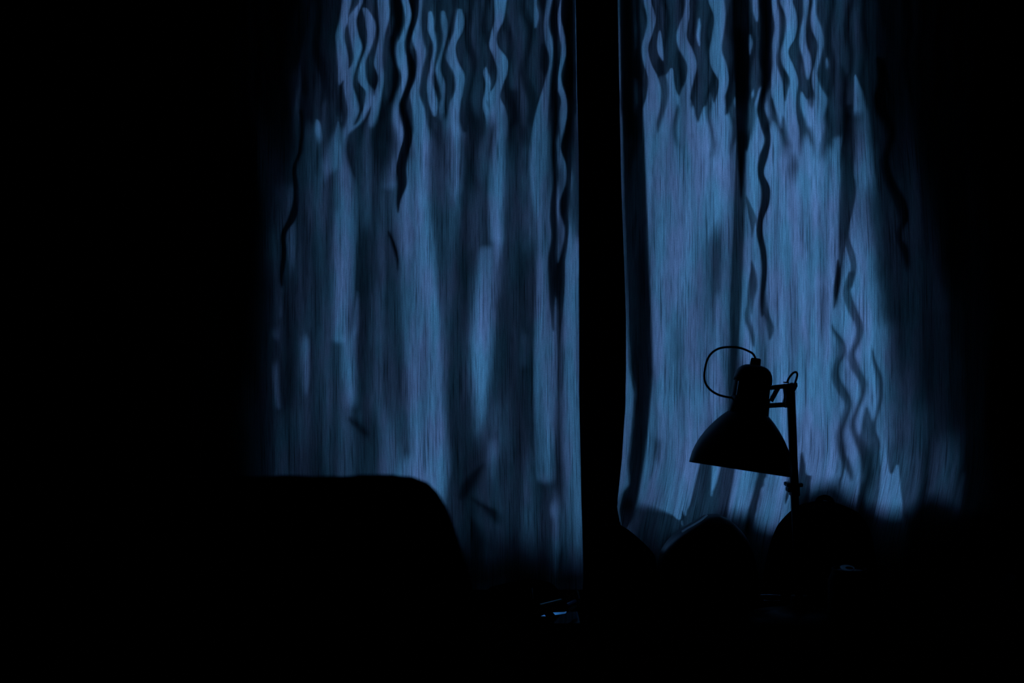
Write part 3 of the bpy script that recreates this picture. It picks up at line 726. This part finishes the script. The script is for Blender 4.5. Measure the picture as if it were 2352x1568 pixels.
# ------------------------------------------------------------------ dark things on the desk
def outline_body(name, pts, y, dep, m, seed, bulge=.5):
    """soft bag on the desk: its outline as seen at distance y, given real depth and rounded over"""
    P = [at(px, py, y) for px, py in pts]
    X = np.array([p.x for p in P]); Zt = np.array([p.z for p in P])
    xs = np.linspace(X[0], X[-1], 56); zt = np.interp(xs, X, Zt)
    k = np.array([1, 2, 3, 2, 1]) / 9; zt = np.convolve(np.pad(zt, 2, mode='edge'), k, 'valid')
    bm = bmesh.new(); cols = []
    n = 29
    for i, (x, z) in enumerate(zip(xs, zt)):
        u = 2 * i / (len(xs) - 1) - 1; dy = dep / 2 * (max(0.02, 1 - u ** 4)) ** .5
        h = max(z - DESK_Z, .004); c = []
        for j in range(n):
            a = PI * j / (n - 1)            # from the near foot over the top to the far foot
            yy = y - dy * math.copysign(abs(math.cos(a)) ** bulge, math.cos(a)); zz_ = DESK_Z + .0005 + h * math.sin(a) ** bulge
            w_ = .006 * float(fbm(np.array(x * 22 + seed), np.array(a * 2.2))) * math.sin(a) * (1 if abs(math.cos(a)) > .25 else .15)
            c.append(bm.verts.new((x, yy + w_, min(zz_, DESK_Z + h) )))
        cols.append(c)
    for A, B in zip(cols, cols[1:]):
        for j in range(n - 1): bm.faces.new((A[j], B[j], B[j + 1], A[j + 1]))
        bm.faces.new((A[0], A[n - 1], B[n - 1], B[0]))
    bm.faces.new(cols[0]); bm.faces.new(cols[-1])
    return obj(name, bm, m, None, True)

o = outline_body('plastic_bag', [(1506, 1380), (1509, 1300), (1513, 1278), (1524, 1258), (1540, 1238), (1556, 1224), (1575, 1212), (1600, 1197), (1622, 1184), (1650, 1182), (1680, 1196), (1705, 1222), (1722, 1250), (1735, 1290), (1745, 1380)], 2.53, .12, M_BAG, 3)
tag(o, 'crumpled shiny black plastic bag on the desk below the lamp shade', 'bag')
bag_edge = [at(1566, 1221, 2.478), at(1578, 1213, 2.476), at(1594, 1204, 2.474), at(1610, 1194, 2.474), at(1624, 1182, 2.478)]  # pale strip along the bag stands in for its edge highlight
obj('bag_glint', tube(bmesh.new(), spline(bag_edge, 6), .0018, 8), M_FILM, o, True)
o = outline_body('pouch', [(1338, 1390), (1341, 1300), (1346, 1240), (1362, 1214), (1390, 1203), (1422, 1204), (1442, 1216), (1462, 1232), (1480, 1248), (1496, 1264), (1508, 1280), (1512, 1310), (1513, 1390)], 2.62, .07, M_NYLON, 9)
tag(o, 'soft black pouch below the dark gap between the curtains', 'pouch')
o = outline_body('case', [(1105, 1372), (1125, 1352), (1160, 1344), (1190, 1337), (1215, 1334), (1245, 1336), (1268, 1342), (1284, 1356), (1292, 1378)], 2.55, .09, M_NYLON, 14)
tag(o, 'low black rounded case behind the clear box, beside the chair', 'case')
# backpack beside the lamp
bp = thing('backpack', (.60, 2.58, DESK_Z), 'bulky black backpack standing on the desk beside the lamp post', 'backpack')
o = outline_body('bag_body', [(1752, 1390), (1758, 1330), (1772, 1265), (1792, 1212), (1820, 1180), (1850, 1160), (1890, 1152), (1930, 1158), (1965, 1172), (1988, 1205), (2003, 1260), (2008, 1330), (2012, 1390)], 2.585, .16, M_NYLON, 21)
link(o, bp)
o = outline_body('front_pocket', [(1790, 1400), (1796, 1350), (1816, 1322), (1870, 1312), (1930, 1316), (1960, 1345), (1970, 1400)], 2.475, .045, M_NYLON, 25); link(o, bp)
hpts = [at(1876, 1164, 2.585), at(1880, 1148, 2.585), at(1894, 1142, 2.585), at(1908, 1148, 2.585), at(1914, 1164, 2.585)]
obj('carry_handle', tube(bmesh.new(), spline(hpts, 6), .005, 8), M_NYLON, bp, True)

# unseen blanket added on the window ledge to shade the cloth
roll = bmesh.new()
RY = WALL_Y - .092
rp_ = [(1560, 1222), (1600, 1195), (1640, 1168), (1680, 1158), (1735, 1172), (1752, 1210), (1772, 1214), (1792, 1190), (1806, 1128), (1835, 1118), (1862, 1108), (1885, 1097), (1905, 1088), (1925, 1098), (1955, 1135),
       (1985, 1146), (2030, 1164), (2062, 1158), (2085, 1140), (2120, 1122), (2150, 1140), (2200, 1180), (2240, 1165), (2300, 1170)]
zz0 = HZ0
pts = [(at(px, py - 10, RY).x, at(px, py - 10, RY).z) for px, py in rp_]
cols = []
xr = np.linspace(pts[0][0], pts[-1][0], 150); zr = np.interp(xr, [p[0] for p in pts], [p[1] for p in pts])
zr = np.convolve(np.pad(zr, 2, mode='edge'), np.ones(5) / 5, 'valid') + .004 * fbm(xr * 60, xr * 0)
for i, (x, z) in enumerate(zip(xr, zr)):
    h = max(z - zz0, .012); u = 2 * i / 149 - 1; k = (max(.03, 1 - u ** 16)) ** .5; c = []
    for j in range(20):
        a = 2 * PI * j / 20
        c.append(roll.verts.new((x, RY + .0135 * k * math.cos(a), zz0 + .0006 + h / 2 * k * (1 + math.sin(a)))))
    cols.append(c)
for A, B in zip(cols, cols[1:]):
    for j in range(20): roll.faces.new((A[j], A[(j + 1) % 20], B[(j + 1) % 20], B[j]))
roll.faces.new(cols[0]); roll.faces.new(cols[-1])
o = obj('shade_blanket', roll, M_FLEECE, None, True)
tag(o, 'dark blanket added on the window ledge to shade the brighter curtain', 'blanket')

# ------------------------------------------------------------------ drink can
cy_ = 2.222; cc = at(1951, 1306, cy_); can_base = Vector((cc.x, cy_, DESK_Z))
H = cc.z - DESK_Z
can = thing('drink_can', can_base, 'drink can with a shiny pull tab, standing near the backpack', 'can')
obj('can_body', lathe(bmesh.new(), can_base, (0, 0, 1), [(0.002, 0), (.003, .020), (0, .024), (.004, .0265), (.014, .0328), (.020, .033), (H - .018, .033), (H - .006, .0275), (H - .002, .0268), (H + .001, .0268), (H + .001, .0256), (H - .004, .0245)], 40), M_CAN, can, True)
obj('lid', lathe(bmesh.new(), can_base, (0, 0, 1), [(H - .004, .0247), (H - .005, .0236), (H - .003, .0225), (H - .003, 0)], 40), mat('lid_metal', (.012, .013, .014), .6, metal=1), can, True)
b = bmesh.new()
# ring tab: flat loop with an opening, tilted towards the room
ring_o = [b.verts.new((.0115 * math.cos(t) * (1 if math.cos(t) > 0 else .95), .0075 * math.sin(t), 0)) for t in np.linspace(0, 2 * PI, 28, endpoint=False)]
ring_i = [b.verts.new((.0035 + .0062 * math.cos(t), .0045 * math.sin(t), 0)) for t in np.linspace(0, 2 * PI, 28, endpoint=False)]
for k in range(28): b.faces.new((ring_o[k], ring_o[(k + 1) % 28], ring_i[(k + 1) % 28], ring_i[k]))
r = bmesh.ops.extrude_face_region(b, geom=b.faces[:])
bmesh.ops.translate(b, verts=[v for v in r['geom'] if isinstance(v, bmesh.types.BMVert)], vec=(0, 0, .0008))
b.transform(Matrix.Translation((can_base.x - .004, can_base.y - .002, DESK_Z + H + .0015)) @ Matrix.Rotation(math.radians(-16), 4, 'Z') @ Matrix.Rotation(math.radians(5), 4, 'Y') @ Matrix.Rotation(math.radians(26), 4, 'X'))
obj('pull_tab', b, M_ALU, can)

# ------------------------------------------------------------------ clear box with pens and cards
BX0, BX1, BY0, BY1 = at(1222, 1400, 2.42).x, at(1329, 1400, 2.42).x, 2.37, 2.47
BZ = DESK_Z
tray = thing('clear_box', ((BX0 + BX1) / 2, (BY0 + BY1) / 2, BZ), 'open clear plastic box of pens on the desk beside the chair', 'box')
T = .002; BH = .042
obj('bottom', box(bmesh.new(), BX0, BX1, BY0, BY1, BZ + .0005, BZ + T), M_ACRYL, tray)
for q in ((BX0, BX0 + T, BY0, BY1), (BX1 - T, BX1, BY0, BY1), (BX0 + T, BX1 - T, BY0, BY0 + T), (BX0 + T, BX1 - T, BY1 - T, BY1)):
    obj('side_wall', box(bmesh.new(), *q, BZ + T, BZ + BH), M_ACRYL, tray)
def pen(name, a, b_, r, m, tipm, label, group=None):
    a, b_ = Vector(a), Vector(b_); d = (b_ - a).normalized(); L = (b_ - a).length
    t = thing(name, a, label, name, group)
    obj('barrel', lathe(bmesh.new(), a, d, [(0, 0), (0, r), (L * .86, r), (L * .86, 0)], 8), m, t)
    obj('tip', lathe(bmesh.new(), a, d, [(L * .86, r * .95), (L * .97, r * .3), (L, 0)], 8), tipm, t)
pen('pencil', at(1240, 1391, 2.41), at(1296, 1377, 2.455), .0035, M_YEL, M_BLACK, 'yellow pencil lying in the clear box')
pen('pen', at(1303, 1402, 2.415), at(1325, 1392, 2.458), .0032, M_TEAL, M_STEEL, 'teal pen leaning in the corner of the clear box')
pen('marker', at(1301, 1390, 2.415), at(1324, 1379, 2.458), .0036, M_BLUEP, M_STEEL, 'blue marker leaning above the teal pen')
def card(pts, y, label):
    """small mirror-like card propped up towards the window light"""
    b = bmesh.new()
    c = at(sum(p[0] for p in pts) / len(pts), sum(p[1] for p in pts) / len(pts), y)
    n = Vector((.32, -.45, .96)).normalized()
    vs = []
    for px, py in pts:
        d = (at(px, py, 1.0) - Vector((0, 0, EYE))); t = (c - Vector((0, 0, EYE))).dot(n) / d.dot(n)
        vs.append(b.verts.new(Vector((0, 0, EYE)) + d * t))
    f = b.faces.new(vs); r = bmesh.ops.extrude_face_region(b, geom=[f])
    bmesh.ops.translate(b, verts=[v for v in r['geom'] if isinstance(v, bmesh.types.BMVert)], vec=-n * .0008)
    return tag(obj('card', b, M_MIRROR), label, 'card')
card([(1270, 1406), (1294, 1405), (1302, 1403.6), (1299, 1408.5), (1275, 1412)], 2.385, 'larger glossy card gleaming blue in the clear box')
card([(1242, 1414.8), (1250.5, 1411), (1253.5, 1414.8)], 2.383, 'small glossy card corner gleaming blue in the clear box')

# ------------------------------------------------------------------ glass dish
dc = at(1771, 1402, 2.47); dc.z = DESK_Z
dish = thing('glass_dish', dc, 'small glass dish on the desk in front of the lamp base', 'dish')
obj('bowl', lathe(bmesh.new(), dc, (0, 0, 1), [(.0006, 0), (.0006, .022), (.006, .027), (.024, .031), (.026, .030), (.024, .0285), (.008, .024), (.005, 0)], 40), M_DISHG, dish, True)
